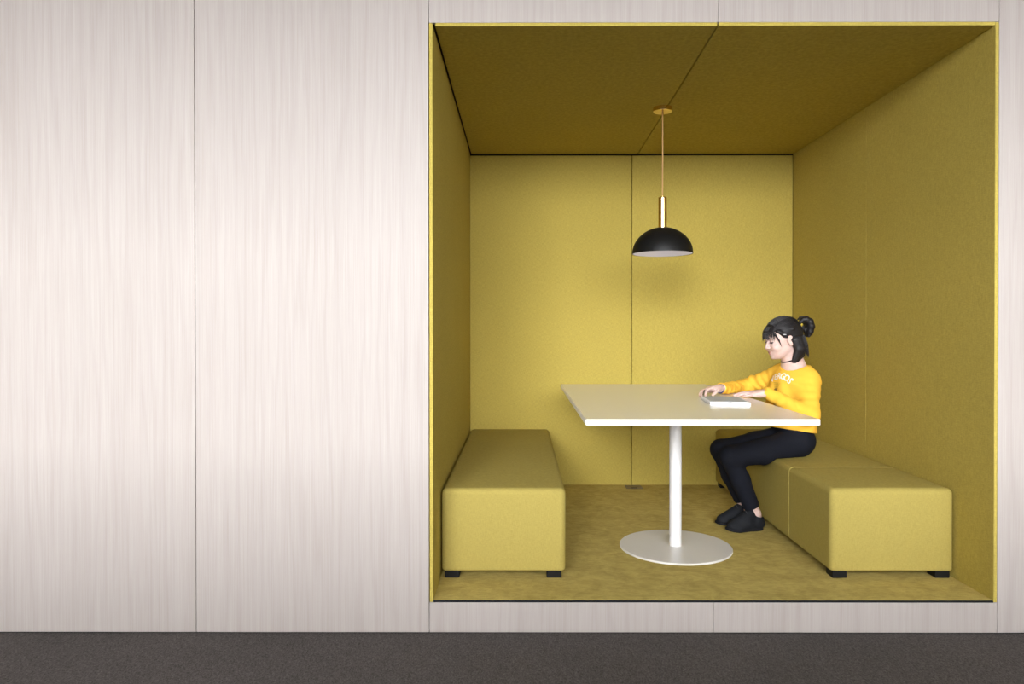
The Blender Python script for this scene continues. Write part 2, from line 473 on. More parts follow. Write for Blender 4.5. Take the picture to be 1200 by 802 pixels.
# ------------------------------------------------------------------ benches
def bench_block(name, x0, x1, y0, y1, z0, z1, parent, front=True, back=True, r=.026):
    """soft upholstered block: superellipse-ish rounded box with slight puff"""
    nx, ny, nz = 24, max(12, int((y1 - y0) / .03)), 18
    bm2 = bmesh.new()
    # grid sphere-like box: build six faces as grids, then round
    def P(u, v, w):
        # u,v,w in [-1,1]; clamp to inner box + offset of radius r
        hx, hy, hz = (x1 - x0) / 2, (y1 - y0) / 2, (z1 - z0) / 2
        p = Vector((u * hx, v * hy, w * hz))
        rb = .012 if w < 0 and abs(p.z + hz) < r else r
        ry0 = r if front else .0018; ry1 = r if back else .0018
        rr = r
        q = Vector((max(-hx + rr, min(hx - rr, p.x)),
                    max(-hy + (ry0), min(hy - (ry1), p.y)),
                    max(-hz + rb, min(hz - rr, p.z))))
        dlt = p - q
        if dlt.length > 1e-9:
            # scale each axis of the corner so that different radii still round off
            ax = Vector((dlt.x / rr, dlt.y / (ry0 if p.y < 0 else ry1), dlt.z / (rb if p.z < 0 else rr)))
            m_ = max(abs(ax.x), abs(ax.y), abs(ax.z)); L = ax.length
            f = m_ / L if L > 0 else 1
            dlt = dlt * f
        res = q + dlt
        puff = .004 * (1 - (p.x / hx) ** 2) * (1 - (p.y / hy) ** 4)
        if w > .99: res.z += puff
        if abs(v) > .99: res.y += math.copysign(.004 * (1 - (p.x / hx) ** 2) * (1 - (p.z / hz) ** 2), v) * (1 if (front if v < 0 else back) else 0)
        return res + Vector(((x0 + x1) / 2, (y0 + y1) / 2, (z0 + z1) / 2))
    def lin(n, L):
        # denser near the ends so the rounding is resolved
        e = r / (L / 2); k = 6
        a = [-1 + e * i / k for i in range(k)]
        mid = [(-1 + e) + (2 - 2 * e) * i / n for i in range(n + 1)]
        c = [1 - e * i / k for i in range(k - 1, -1, -1)]
        return a + mid + c
    U, V, W = lin(nx, x1 - x0), lin(ny, y1 - y0), lin(nz, z1 - z0)
    cache = {}
    def vert(u, v, w):
        key = (round(u, 5), round(v, 5), round(w, 5))
        if key not in cache: cache[key] = bm2.verts.new(P(u, v, w))
        return cache[key]
    def face(A, B, f):
        for a0, a1 in zip(A, A[1:]):
            for b0, b1 in zip(B, B[1:]): bm2.faces.new((vert(*f(a0, b0)), vert(*f(a1, b0)), vert(*f(a1, b1)), vert(*f(a0, b1))))
    face(U, W, lambda a, c: (a, -1, c)); face(U, W, lambda a, c: (a, 1, c))
    face(V, W, lambda a, c: (-1, a, c)); face(V, W, lambda a, c: (1, a, c))
    face(U, V, lambda a, c: (a, c, -1)); face(U, V, lambda a, c: (a, c, 1))
    return obj(name, bm2, M_bench, parent)

def foot(parent, x, y, w=.066, d=.066):
    bm = bx(x, x + w, y, y + d, .0, .034, bev=.002, seg=1)
    obj('foot', bm, M_black, parent)

BZ0, BZ1 = .030, .405
lb = empty('upholstered_bench', (-.08, 1.19, 0), label='olive upholstered bench without a seam, against the left wall of the alcove, nobody on it', cat='bench')
bench_block('seat_block', -.357, .203, .250, 2.135, BZ0, BZ1, lb)
for x, y in ((-.343, .262), (.118, .262), (-.343, 2.04), (.118, 2.04)): foot(lb, x, y)
rb_ = empty('upholstered_bench', (1.67, 1.19, 0), label='olive upholstered bench against the right wall of the alcove, the woman sits on it', cat='bench')
bench_block('seat_block', 1.393, 1.948, .250, .7452, BZ0, BZ1, rb_, back=False)
bench_block('seat_block', 1.393, 1.948, .7458, 2.135, BZ0, BZ1, rb_, front=False)
for x, y in ((1.405, .262), (1.868, .262), (1.405, 2.04), (1.868, 2.04)): foot(rb_, x, y)

# ------------------------------------------------------------------ table
TZ = .755
TX0, TX1, TY0, TY1 = .266, 1.225, -.032, 1.765
CX, CY = .795, .705
tb = empty('meeting_table', (CX, CY, 0), label='long white meeting table on a single round pedestal between the two benches', cat='table')
obj('tabletop', bx(TX0 + .0006, TX1 - .0006, TY0 + .0006, TY1 - .0006, TZ - .0235, TZ, bev=.0012), M_white, tb)
# edge banding runs round the four sides
b = bmesh.new()
for z0, z1 in ((TZ - .0243, TZ - .0010),):
    box(b, TX0, TX1, TY0, TY0 + .002, z0, z1, bev=.0006, seg=1); box(b, TX0, TX1, TY1 - .002, TY1, z0, z1, bev=.0006, seg=1)
    box(b, TX0, TX0 + .002, TY0, TY1, z0, z1, bev=.0006, seg=1); box(b, TX1 - .002, TX1, TY0, TY1, z0, z1, bev=.0006, seg=1)
obj('edge_banding', b, M_edge, tb)
obj('column', lathe([(0, .010), (.031, .010), (.031, TZ - .040), (.0, TZ - .040)], CX, CY, 48), M_wmetal, tb)
b = bx(CX - .20, CX + .20, CY - .20, CY + .20, TZ - .036, TZ - .0235, bev=.002, seg=1)
lathe([(0, TZ - .046), (.06, TZ - .046), (.06, TZ - .036), (0, TZ - .036)], CX, CY, 48, b)
obj('mounting_plate', b, M_wmetal, tb)
obj('base_disc', lathe([(0, .0), (.281, .0), (.2836, .0016), (.2836, .0085), (.2815, .0105), (.0, .0115)], CX, CY, 128), M_disc, tb)

# ------------------------------------------------------------------ floor socket by the back wall
fs = empty('floor_socket', (.80, 2.07, 0), label='small bronze floor socket lid in the olive carpet, centred under the back wall seam', cat='socket')
b = bmesh.new()
for a in ((.742, .857, 2.014, 2.022), (.742, .857, 2.110, 2.118), (.742, .750, 2.022, 2.110), (.849, .857, 2.022, 2.110)):
    box(b, *a, 0, .0045, bev=.001, seg=1)
obj('surround', b, M_socket, fs)
obj('lid', bx(.751, .848, 2.023, 2.109, 0, .003, bev=.0008, seg=1), M_socket, fs)
obj('cable_flap', bx(.775, .82, 2.026, 2.046, .003, .0042, bev=.0006, seg=1), M_black, fs)

# ------------------------------------------------------------------ pendant lamp
LX, LY = .803, 1.08
pl = empty('pendant_lamp', (LX, LY, ZT), label='pendant lamp with black dome shade and brass stem, hanging above the table', cat='lamp')
obj('ceiling_rose', lathe([(0, ZT), (.052, ZT), (.0535, ZT - .002), (.0535, ZT - .004), (.0535, ZT - .019), (.0535, ZT - .022), (.0515, ZT - .024), (.049, ZT - .0243), (.006, ZT - .0245), (.006, ZT - .040), (0, ZT - .040)], LX, LY, 64), M_brass, pl)
SZ = 1.548        # rim of the shade
SR = .1695
HT = .150
prof = [(SR * math.cos(a), SZ + HT * math.sin(a)) for a in np.linspace(0, PI / 2, 28)][:-1] + [(.0, SZ + HT)]
obj('stem', lathe([(0, SZ + HT - .004), (.0240, SZ + HT - .004), (.0240, SZ + HT + .004), (.0240, SZ + HT + .008), (.0240, SZ + .314), (.0240, SZ + .3185), (.0230, SZ + .320), (.004, SZ + .320), (.004, SZ + .326), (0, SZ + .326)], LX, LY, 48), M_brass, pl)
obj('cable', tube([(LX, LY, ZT - .035), (LX + .001, LY, 2.15), (LX - .0005, LY, 2.0), (LX, LY, SZ + .322)], .0036, 10), M_cable, pl)
sh = obj('shade', lathe(prof + [(r - .0012 if r > .01 else 0, z - .0015) for r, z in prof[::-1]][:-1] + [(SR - .0011, SZ + .0001)], LX, LY, 96), M_shade, pl)
pin = [((SR - .0040) * math.cos(a), SZ + .0004 + (HT - .009) * math.sin(a)) for a in np.linspace(0, PI / 2, 28)][:-1] + [(0, SZ + HT - .0086)]
obj('lining', lathe(pin, LX, LY, 96), M_lining, sh)
obj('bulb_holder', lathe([(0, SZ + .142), (.02, SZ + .142), (.02, SZ + .092), (0, SZ + .092)], LX, LY, 32), M_black, pl)
obj('bulb', lathe([(0, SZ + .094), (.013, SZ + .092), (.018, SZ + .078), (.029, SZ + .060), (.030, SZ + .046), (.022, SZ + .030), (.010, SZ + .023), (0, SZ + .0215)], LX, LY, 32), M_bulb, pl)

# ------------------------------------------------------------------ notebook and pen
nb = empty('notebook', (.916, .500, TZ), label='open white notebook lying on the table in front of the woman', cat='notebook')
def page_stack(x0, x1, y0, y1, z0, z1, curl):
    bm = bmesh.new(); n = 16; lo = []; hi = []
    for i in range(n + 1):
        t = i / n; x = x0 + (x1 - x0) * t
        z = z1 - curl * math.exp(-((t - .5) / .06) ** 2) + .0015 * math.sin(PI * min(t, 1 - t) * 2)
        lo.append((bm.verts.new((x, y0, z0)), bm.verts.new((x, y1, z0)))); hi.append((bm.verts.new((x, y0, z)), bm.verts.new((x, y1, z))))
    for a, c, p, q in zip(lo, lo[1:], hi, hi[1:]):
        bm.faces.new((a[0], a[1], c[1], c[0])); bm.faces.new((p[0], q[0], q[1], p[1]))
        bm.faces.new((a[0], c[0], q[0], p[0])); bm.faces.new((a[1], p[1], q[1], c[1]))
    bm.faces.new((lo[0][0], hi[0][0], hi[0][1], lo[0][1])); bm.faces.new((lo[-1][0], lo[-1][1], hi[-1][1], hi[-1][0]))
    return bm
def turn(bm, ang, c):
    bmesh.ops.rotate(bm, verts=bm.verts, cent=c, matrix=Matrix.Rotation(ang, 3, 'Z')); return bm
piv = (.916, .500, 0)
obj('cover', turn(bx(.916, 1.110, .500, .795, TZ + .0003, TZ + .0028, bev=.0006, seg=1), -.105, piv), M_cover, nb)
obj('pages', turn(page_stack(.918, 1.108, .502, .793, TZ + .0030, TZ + .0135, .003), -.105, piv), M_paper, nb)
# ruled grey block on the open page
obj('printed_page', turn(bx(.926, 1.100, .530, .790, TZ + .0120, TZ + .0152, bev=.0005, seg=1), -.105, piv), mat('grey_page', (.50, .51, .52), .7), nb)
pn = empty('pen', (.955, .80, TZ), label='black pen held in the fingers of the woman over the notebook', cat='pen')

# ------------------------------------------------------------------ the woman
SKIN = Field((.90, .70, -.01), (1.80, 1.45, 1.24), .0034)
def V3(*a): return np.array(a, float)
# legs (hip, thigh, knee, calf, ankle)
LL = [V3(1.545, 1.030, .487), V3(1.36, 1.005, .443), V3(1.163, 1.000, .413), V3(1.225, 1.020, .28), V3(1.312, 1.035, .085)]
RL = [V3(1.545, 1.170, .487), V3(1.36, 1.165, .452), V3(1.158, 1.160, .424), V3(1.215, 1.155, .28), V3(1.300, 1.145, .085)]
RAD = [.076, .068, .049, .046, .031]
def leg(F, P, R, k=.02, grow=0.0, upto=None):
    n = len(P)
    for i in range(n - 1):
        a, b = P[i], P[i + 1]; ra, rb = R[i] + grow, R[i + 1] + grow
        if upto is not None and i == n - 2: b = a + (b - a) * upto; rb = ra + (rb - ra) * upto
        F.cone(a, b, ra, rb, k)
for P in (LL, RL): leg(SKIN, P, RAD)
SKIN.put(lambda X, Y, Z: Z - .418 + .9 * np.maximum(0, 1.402 - X), (1.372, .86, .34), (1.74, 1.31, .414), k=.006, op='sub')
# torso frame: chest turned 25 degrees towards the room
YAW = math.radians(26)
fw = V3(-math.cos(YAW), -math.sin(YAW), 0); lf = V3(math.sin(YAW), -math.cos(YAW), 0)
TR = np.stack([fw, lf, V3(0, 0, 1)], 1)      # local (forward, left, up) -> world
TC = V3(1.550, 1.08, 0)
SKIN.ell((1.560, 1.10, .495), (.096, .146, .085), k=.03)
SKIN.ell((1.560, 1.10, .62), (.078, .112, .12), k=.04)
SKIN.ell((1.548, 1.085, .775), (.085, .125, .13), TR, k=.04)
LSH = TC + lf * .094 + V3(0.000, 0, .852); RSH = TC - lf * .118 + V3(0, 0, .862)
SKIN.cone(LSH, RSH, .045, .045, .04)
NB = V3(1.548, 1.082, .900)
NT_ = V3(1.510, 1.072, 1.012)
SKIN.cone(NB - V3(0, 0, .02), NB + V3(-.004, 0, .012), .074, .064, .03)
SKIN.cone(NB, NT_, .050, .045, .03)
SKIN.cone(NB + V3(.01, 0, .018), LSH + V3(0, 0, -.005), .030, .024, .03); SKIN.cone(NB + V3(.01, 0, .018), RSH + V3(0, 0, -.005), .030, .024, .03)
# arms
LEL = V3(1.552, .885, .660); LWR = V3(1.322, .858, .779)
REL = V3(1.325, 1.300, .770); RWR = V3(1.105, .992, .791)
for a, e, w in ((LSH, LEL, LWR), (RSH, REL, RWR)):
    SKIN.cone(a, e, .038, .029, .015); SKIN.cone(e, w, .026, .0190, .010)

def nrm(v): return v / np.linalg.norm(v)
def hand(F, wrist, d, up, side, curl, spread=.12, thumb=(35, 25, 10), sc=1.0, lift=0.0):
    """side=+1: thumb on the (up x d)... side; five fingers of different lengths"""
    d = nrm(d); up = nrm(up - d * (up @ d)); s = np.cross(up, d) * side      # s points to the thumb side
    F.cone(wrist - d * .03, wrist + d * .012, .021, .020, .012)
    lens = [(.040, .024, .019), (.044, .028, .020), (.041, .026, .019), (.032, .019, .017)]
    offs = [.026, .009, -.008, -.024]; base = [.082, .085, .081, .074]; rr = [.0082, .0084, .0080, .0072]
    tips = []
    for i in range(4):
        kn = wrist + d * base[i] * sc + s * offs[i] * sc + up * (.002 if i in (1, 2) else -.001)
        F.cone(wrist + d * .008 + s * offs[i] * .55, kn, .0135, .0105, .012)
        ang = 0; p = kn; yaw = spread * (1.2 - i * .8)
        for j in range(3):
            ang += math.radians(curl[i][j])
            dirv = (d * math.cos(yaw) + s * math.sin(yaw)) * math.cos(ang) - up * math.sin(ang)
            q = p + dirv * lens[i][j] * sc
            F.cone(p, q, rr[i] * (1 - .08 * j), rr[i] * (.93 - .1 * j), .0025); p = q
        tips.append(p)
    # palm body
    F.cone(wrist + d * .03 + s * .010 - up * .004, wrist + d * .062 + s * .012 - up * .004, .0145, .012, .012)
    F.cone(wrist + d * .03 - s * .012 - up * .004, wrist + d * .06 - s * .014 - up * .004, .0135, .011, .012)
    # thumb, from the side of the palm near its base
    p = wrist + d * .016 + s * .017 - up * .004; a, b_, c_ = thumb
    yaw = math.radians(a + 12)
    for j, (L, r0, r1) in enumerate(((.040, .0135, .0105), (.030, .0100, .0090), (.024, .0090, .0072))):
        dirv = d * math.cos(yaw) + s * math.sin(yaw) - up * math.sin(math.radians(b_))
        q = p + nrm(dirv) * L * sc; F.cone(p, q, r0, r1, .005 if j else .012); p = q; yaw -= math.radians(c_)
    tips.append(p)
    return tips
# left hand lies flat on the table, thumb towards the back
lt = hand(SKIN, LWR + V3(-.012, 0, -.001), V3(-.150, .028, -.004), V3(.06, -.22, 1), -1,
          [(4, 9, 8), (4, 8, 8), (4, 9, 8), (6, 10, 10)], spread=.07, thumb=(22, 6, 14), sc=.92)
# right hand curls round the pen, thumb side up and towards the camera
rt = hand(SKIN, RWR + V3(-.010, -.006, .004), V3(-.145, -.085, -.006), V3(-.05, .34, .85), 1,
          [(13, 30, 22), (11, 30, 24), (8, 28, 24), (6, 24, 22)], spread=.05, thumb=(14, 26, 14), sc=.98)

SKIN.put(lambda X, Y, Z: Z - .7570 + 0 * X, (.95, .75, .70), (1.218, 1.30, .757), k=.002, op='sub')
# head, local frame: face looks to -x, left ear at -y; pitched down and turned a little to the room
HP, HY = math.radians(11), math.radians(7)
Rp = np.array(Matrix.Rotation(-HP, 3, 'Y')); Ry = np.array(Matrix.Rotation(HY, 3, 'Z'))
HR = Ry @ Rp; HC_ = V3(1.481, 1.070, 1.061)
def H(x, y, z): return HC_ + HR @ V3(x, y, z)
def hell(F, c, r, k=.01, op='add', pitch=0): F.ell(H(*c), r, HR @ np.array(Matrix.Rotation(math.radians(pitch), 3, 'Y')), k, op)
def hcone(F, a, b, ra, rb, k=.008, op='add'): F.cone(H(*a), H(*b), ra, rb, k, op)
hell(SKIN, (.010, 0, .043), (.092, .071, .078), .02)
hell(SKIN, (-.030, 0, -.005), (.060, .061, .085), .03)
hell(SKIN, (-.045, 0, -.055), (.044, .045, .042), .025)
hcone(SKIN, (-.005, -.045, -.045), (-.055, -.018, -.082), .016, .013, .02); hcone(SKIN, (-.005, .045, -.045), (-.055, .018, -.082), .016, .013, .02)
hell(SKIN, (-.073, 0, -.084), (.016, .020, .014), .012)
hcone(SKIN, (.025, 0, -.02), (.045, 0, -.09), .045, .043, .03)
for sy in (-1, 1):
    hell(SKIN, (-.094, sy * .031, .006), (.014, .019, .011), .012, 'sub')
    hell(SKIN, (-.077, sy * .031, .004), (.013, .015, .0125), .004)           # eyeball under lids
    hell(SKIN, (-.066, sy * .036, -.030), (.024, .022, .022), .015)            # cheek
    hell(SKIN, (-.085, sy * .028, .023), (.010, .022, .007), .008)             # brow ridge
    # ear
    hell(SKIN, (.008, sy * .072, -.004), (.021, .009, .031), .004, pitch=-10)
    hell(SKIN, (.004, sy * .081, -.001), (.011, .005, .018), .003, 'sub')
    hell(SKIN, (.006, sy * .071, -.026), (.009, .006, .010), .004)
    hell(SKIN, (-.004, sy * .071, -.006), (.006, .005, .008), .003)
hcone(SKIN, (-.086, 0, .016), (-.101, 0, -.020), .0065, .0085, .008)           # nose bridge
hell(SKIN, (-.105, 0, -.026), (.010, .0095, .0085), .006)
for sy in (-1, 1): hell(SKIN, (-.096, sy * .0105, -.029), (.0095, .0065, .0065), .004)
hell(SKIN, (-.0875, 0, -.053), (.0085, .019, .0060), .005)                      # upper lip
hell(SKIN, (-.0862, 0, -.0635), (.0080, .016, .0060), .005)                    # lower lip
# feet inside the shoes
for P, toe in ((LL, V3(1.175, .995, .03)), (RL, V3(1.155, 1.128, .03))):
    a = P[4]
    SKIN.cone(a, V3(a[0] + .012, a[1], .045), .032, .026, .02); SKIN.cone(a + V3(-.01, 0, -.03), toe, .028, .018, .02)
    SKIN.ell(a + V3(.004, -.026, -.012), (.011, .009, .012), k=.01)
sk = SKIN.mesh('person', 1)
co_ = np.array([v.co for v in sk.vertices])
print('HANDZ', co_[(co_[:, 0] < 1.11) & (co_[:, 2] > .70)][:, 2].min(), co_[(co_[:, 0] < 1.22) & (co_[:, 1] < .93) & (co_[:, 2] > .70)][:, 2].min())
person = link('person', sk, M_skin, None, loc=(1.56, 1.08, .40))
prop(person, label='woman with black half-up hair in a yellow sweatshirt, sitting on the right bench and writing', cat='person')

# lips, eyes, eyebrows
F = Field(H(-.05, 0, 0) - .1, H(-.05, 0, 0) + .1, .0012)
hell(F, (-.0893, 0, -.0530), (.0082, .0165, .0048), .003); hell(F, (-.0878, 0, -.0625), (.0078, .0140, .0050), .003)
link('lips', F.mesh('lips', 1), M_lips, person)
for sy in (-1, 1):
    hcone(F2 := Field(H(-.08, sy * .03, .01) - .05, H(-.08, sy * .03, .01) + .05, .0012), (-.0895, sy * .020, .0005), (-.0865, sy * .040, .0005), .0025, .0022)
    hcone(F2, (-.0865, sy * .040, .0005), (-.081, sy * .046, .0025), .0026, .0016)
    link('eyelashes', F2.mesh('eyelashes', 1), M_eye, person)
    F2 = Field(H(-.08, sy * .03, .02) - .05, H(-.08, sy * .03, .02) + .05, .0012)
    hcone(F2, (-.0955, sy * .016, .0215), (-.0925, sy * .032, .0255), .0034, .0032); hcone(F2, (-.0925, sy * .032, .0255), (-.083, sy * .047, .0215), .0032, .0014)
    link('eyebrow', F2.mesh('eyebrow', 1), M_brow, person)

# ---- sweatshirt
SW = Field((1.06, .74, .50), (1.80, 1.47, .99), .0042)
secs = [  # z, cx, cy, half depth, half width
    (.545, 1.545, 1.098, .114, .148), (.60, 1.546, 1.098, .120, .152), (.68, 1.544, 1.095, .124, .150),
    (.76, 1.545, 1.088, .126, .148), (.82, 1.548, 1.082, .118, .144), (.865, 1.548, 1.080, .099, .122),
    (.900, 1.550, 1.080, .080, .100), (.935, 1.553, 1.080, .055, .078)]
sz = np.array([s_[0] for s_ in secs])
def loft(X, Y, Z, g=0.0, z0=.548, z1=.937, folds=True):
    zz = np.clip(Z, sz[0], sz[-1]); I = lambda i: np.interp(zz, sz, [s_[i] for s_ in secs])
    px, py = X - I(1), Y - I(2)
    u = px * fw[0] + py * fw[1]; v = px * lf[0] + py * lf[1]
    a, b_ = I(3) + g, I(4) + g
    rr = np.sqrt((u / a) ** 2 + (v / b_) ** 2)
    d = (rr - 1) * (a * b_) / np.sqrt((b_ * u / (a * rr + 1e-6)) ** 2 + (a * v / (b_ * rr + 1e-6)) ** 2 + 1e-9) * 1.0
    d = (rr - 1) * np.minimum(a, b_)
    if folds:
        th = np.arctan2(v, -u)
        low = np.clip((.72 - Z) / .14, 0, 1)
        f = .0035 * np.sin(7 * th + 26 * Z) * low + .0035 * np.sin(46 * Z + 3.2 * th + 1.5 * np.sin(2.3 * th)) * np.clip((.80 - Z) / .1, 0, 1)
        f += .0030 * np.sin(4.5 * th + 10 * Z + 1.3 * np.sin(14 * Z)) * np.clip((.86 - Z) / .1, 0, 1)
        f += .0030 * np.sin(30 * (Z - .9) - 9 * th) * np.clip(1 - np.abs(Z - .80) / .1, 0, 1)
        d = d - f
    # the hem sags at the back
    return np.maximum(d, np.maximum((z0 - .02 * np.clip(-u / .12, -1, 1)) - Z, Z - z1))
SW.put(lambda X, Y, Z: loft(X, Y, Z), (1.38, .88, .50), (1.74, 1.29, .95), k=.01)
def arm_fold(n, a, ph, c):
    c = np.array(c)
    return lambda t, X, Y, Z: a * (np.sin(2 * PI * n * t + ph + 30 * (Z - c[2]) + 12 * (X - c[0]) + 1.6 * np.sin(9 * t)) + .7 * np.sin(2 * PI * n * 1.7 * t + 2.1 * ph - 55 * (Z - c[2]) + 31 * (Y - c[1])))
SW.cone(LSH + V3(.004, 0, -.012), LEL, .060, .054, .045, fold=arm_fold(2.2, .0025, .4, LEL))
LCU = LWR - (LEL - LWR) * .10
SW.cone(LEL, LEL + (LCU - LEL) * .96, .049, .0315, .030, fold=arm_fold(3.4, .0022, 1.0, LEL))
SW.cone(RSH + V3(.006, 0, -.010), REL, .061, .046, .045, fold=arm_fold(2.6, .0035, .2, REL))
RCU = RWR + (REL - RWR) * .03
SW.cone(REL, REL + (RCU - REL) * .97, .044, .029, .03, fold=arm_fold(5.2, .0030, .7, REL))
NA, NB2 = V3(1.548, 1.070, .905), V3(1.528, 1.030, 1.03)
SW.cone(NA, NB2, .072, .106, .006, 'sub')
for c, d_ in ((LCU, LEL - LCU), (RCU, REL - RCU)):
    d_ = nrm(d_); SW.cone(c - d_ * .075, c - d_ * .002, .06, .06, .003, 'sub', flat=True)
SW.put(lambda X, Y, Z: Z - .7575 + 0 * X, (1.0, .98, .70), (1.205, 1.45, .7575), k=.003, op='sub')
sw = link('sweatshirt', SW.mesh('sweatshirt', 1), M_sweat, person)
# ribbed cuffs, hem and collar are pieces of the sweatshirt
for c, e in ((LCU, LEL), (RCU, REL)):
    d_ = nrm(e - c); F = Field(c - .09, c + .13, .002)
    F.cone(c - d_ * .004, c + d_ * .048, .0255, .0300, .002, flat=True)
    F.cone(c - d_ * .03, c + d_ * .003, .0228, .0228, .002, 'sub', flat=True)
    link('cuff', F.mesh('cuff', 3), M_rib, sw)
F = Field((1.38, .88, .50), (1.76, 1.30, .64), .004)
F.put(lambda X, Y, Z: np.maximum(loft(X, Y, Z, .0025), Z - (.578 - .02 * np.clip(-((X - 1.553) * fw[0] + (Y - 1.098) * fw[1]) / .12, -1, 1)) ), (1.38, .88, .50), (1.76, 1.30, .64), k=.002)
link('hem_band', F.mesh('hem_band', 1), M_rib, sw)
# collar: a rib following the neckline, laid on the sweatshirt surface
dg = bpy.context.evaluated_depsgraph_get()
sw_b = BVHTree.FromPolygons([tuple(v.co) for v in sw.data.vertices], [tuple(p.vertices) for p in sw.data.polygons])
swo = Vector(person.location)     # sweatshirt mesh coordinates are relative to the person
def on_sweater(p, dirv, far=.4):
    h = sw_b.ray_cast(Vector(p) - swo, Vector(dirv).normalized(), far)
    return (h[0] + swo, h[1]) if h[0] else (None, None)
ax = nrm(NB2 - NA); o1 = nrm(np.cross(ax, V3(0, 1, 0))); o2 = np.cross(ax, o1)
loop = []
for i in range(72):
    a = 2 * PI * i / 72; r_ = o1 * math.cos(a) + o2 * math.sin(a)
    best = None
    for rad in np.linspace(.060, .125, 27):
        st = NA + ax * .13 + r_ * rad
        h, n_ = on_sweater(st, -ax)
        if h is not None and (np.array(h) - NA) @ ax > -.004:
            best = h; break
    if best is None: continue
    loop.append(best)
if len(loop) > 20:
    L = [sum((loop[(i + k) % len(loop)] for k in range(-2, 3)), Vector()) / 5 for i in range(len(loop))]
    L = L + [L[0]]
    obj('collar', tube(L, .0055, 8, caps=False), M_rib, sw)

# lettering and badge on the chest, projected onto the knit
def decal(name, bm, m, origin, right, up, dirv, off=.0012):
    """bm lies in its own XY plane; every vertex is laid on the knit along dirv"""
    R_, U_ = Vector(right).normalized(), Vector(up).normalized(); keep = {}
    bmesh.ops.triangulate(bm, faces=bm.faces)
    for _ in range(1): bmesh.ops.subdivide_edges(bm, edges=[e for e in bm.edges if e.calc_length() > .004], cuts=2, use_grid_fill=False)
    for v in bm.verts:
        p = Vector(origin) + R_ * v.co.x + U_ * v.co.y
        h, n_ = on_sweater(p - Vector(dirv) * .045, dirv)
        v.co = (h + n_ * (off if n_.dot(Vector(dirv)) < 0 else -off)) if h else p
    return obj(name, bm, m, sw)
cd = Vector(fw)                               # chest forward
dirv = -cd
rgt = Vector(-lf) * -1                        # along the chest towards her left
upv = Vector((0, 0, 1))
org = Vector(TC) + Vector(fw) * .125 + Vector((0, 0, .822)) - Vector(lf) * .000
def text_mesh(ch, size):
    cu = bpy.data.curves.new('letter', 'FONT'); cu.body = ch; cu.size = size; cu.align_x = 'CENTER'; cu.offset = size * .018; cu.resolution_u = 2
    o = bpy.data.objects.new('letter', cu); COL.objects.link(o)
    bpy.context.view_layer.update()
    me = bpy.data.meshes.new_from_object(o.evaluated_get(bpy.context.evaluated_depsgraph_get()))
    bpy.data.objects.remove(o); bpy.data.curves.remove(cu)
    bm = bmesh.new(); bm.from_mesh(me); bpy.data.meshes.remove(me)
    return bm
for i, ch in enumerate('VERGOS'):
    a = (i - 2.5) * .29
    try: bm = text_mesh(ch, .046)
    except Exception: continue
    M_ = Matrix.Translation((.080 * math.sin(a), .080 * math.cos(a) - .058, 0)) @ Matrix.Rotation(-a, 4, 'Z')
    bm.transform(M_)
    decal('letter', bm, M_print, org, rgt, upv, dirv)
bm = bmesh.new()     # striped rounded badge under the letters
for j in range(5):
    w_ = .030 - .003 * j; ox = -.016
    vs = [bm.verts.new((x, y, 0)) for x, y in ((-w_ + ox, -.001 - j * .007), (w_ + ox, -.001 - j * .007), (w_ - .002 + ox, -.0045 - j * .007), (-w_ + .002 + ox, -.0045 - j * .007))]
    bm.faces.new(vs)
decal('badge_stripes', bm, M_print3, org, rgt, upv, dirv)
bm = bmesh.new()     # peaked outline
def quad2(a, c, w_):
    a, c = Vector((*a, 0)), Vector((*c, 0)); n_ = (c - a).cross(Vector((0, 0, 1))).normalized() * w_
    bm.faces.new([bm.verts.new(p) for p in (a - n_, c - n_, c + n_, a + n_)])
quad2((-.046, -.054), (-.020, -.034), .003); quad2((-.020, -.034), (-.002, -.066), .0035); quad2((-.048, -.054), (-.002, -.068), .0045); quad2((-.024, -.042), (-.016, -.058), .0025)
decal('peak_motif', bm, M_print2, org, rgt, upv, dirv, .0016)

# ---- trousers
TRO = Field((1.07, .86, .09), (1.74, 1.31, .70), .004)
RT = [.083, .073, .0555, .0525, .0425]
def knee_fold(ph): return lambda t, X, Y, Z: .0016 * np.sin(60 * t + ph + 40 * (Z - .4))
for P in (LL, RL):
    leg(TRO, P, RT, .022, 0, upto=.83)
    TRO.cone(P[2] + V3(0, 0, 0), P[2] + V3(.03, 0, .0), .054, .05, .02)
TRO.ell((1.560, 1.10, .497), (.104, .155, .092), k=.03)
TRO.ell((1.548, 1.10, .58), (.090, .125, .075), k=.04)
for P in (LL, RL):
    d_ = nrm(P[4] - P[3]); c = P[3] + (P[4] - P[3]) * (.80 if P is LL else .74)
    TRO.cone(c, c + d_ * .12, .07, .07, .003, 'sub', flat=True)
# flatten the seat where it presses on the bench
TRO.put(lambda X, Y, Z: Z - .4112 + .9 * np.maximum(0, 1.400 - X), (1.372, .86, .34), (1.74, 1.31, .4112), k=.004, op='sub')
tro = link('trousers', TRO.mesh('trousers', 1), M_pants, person)

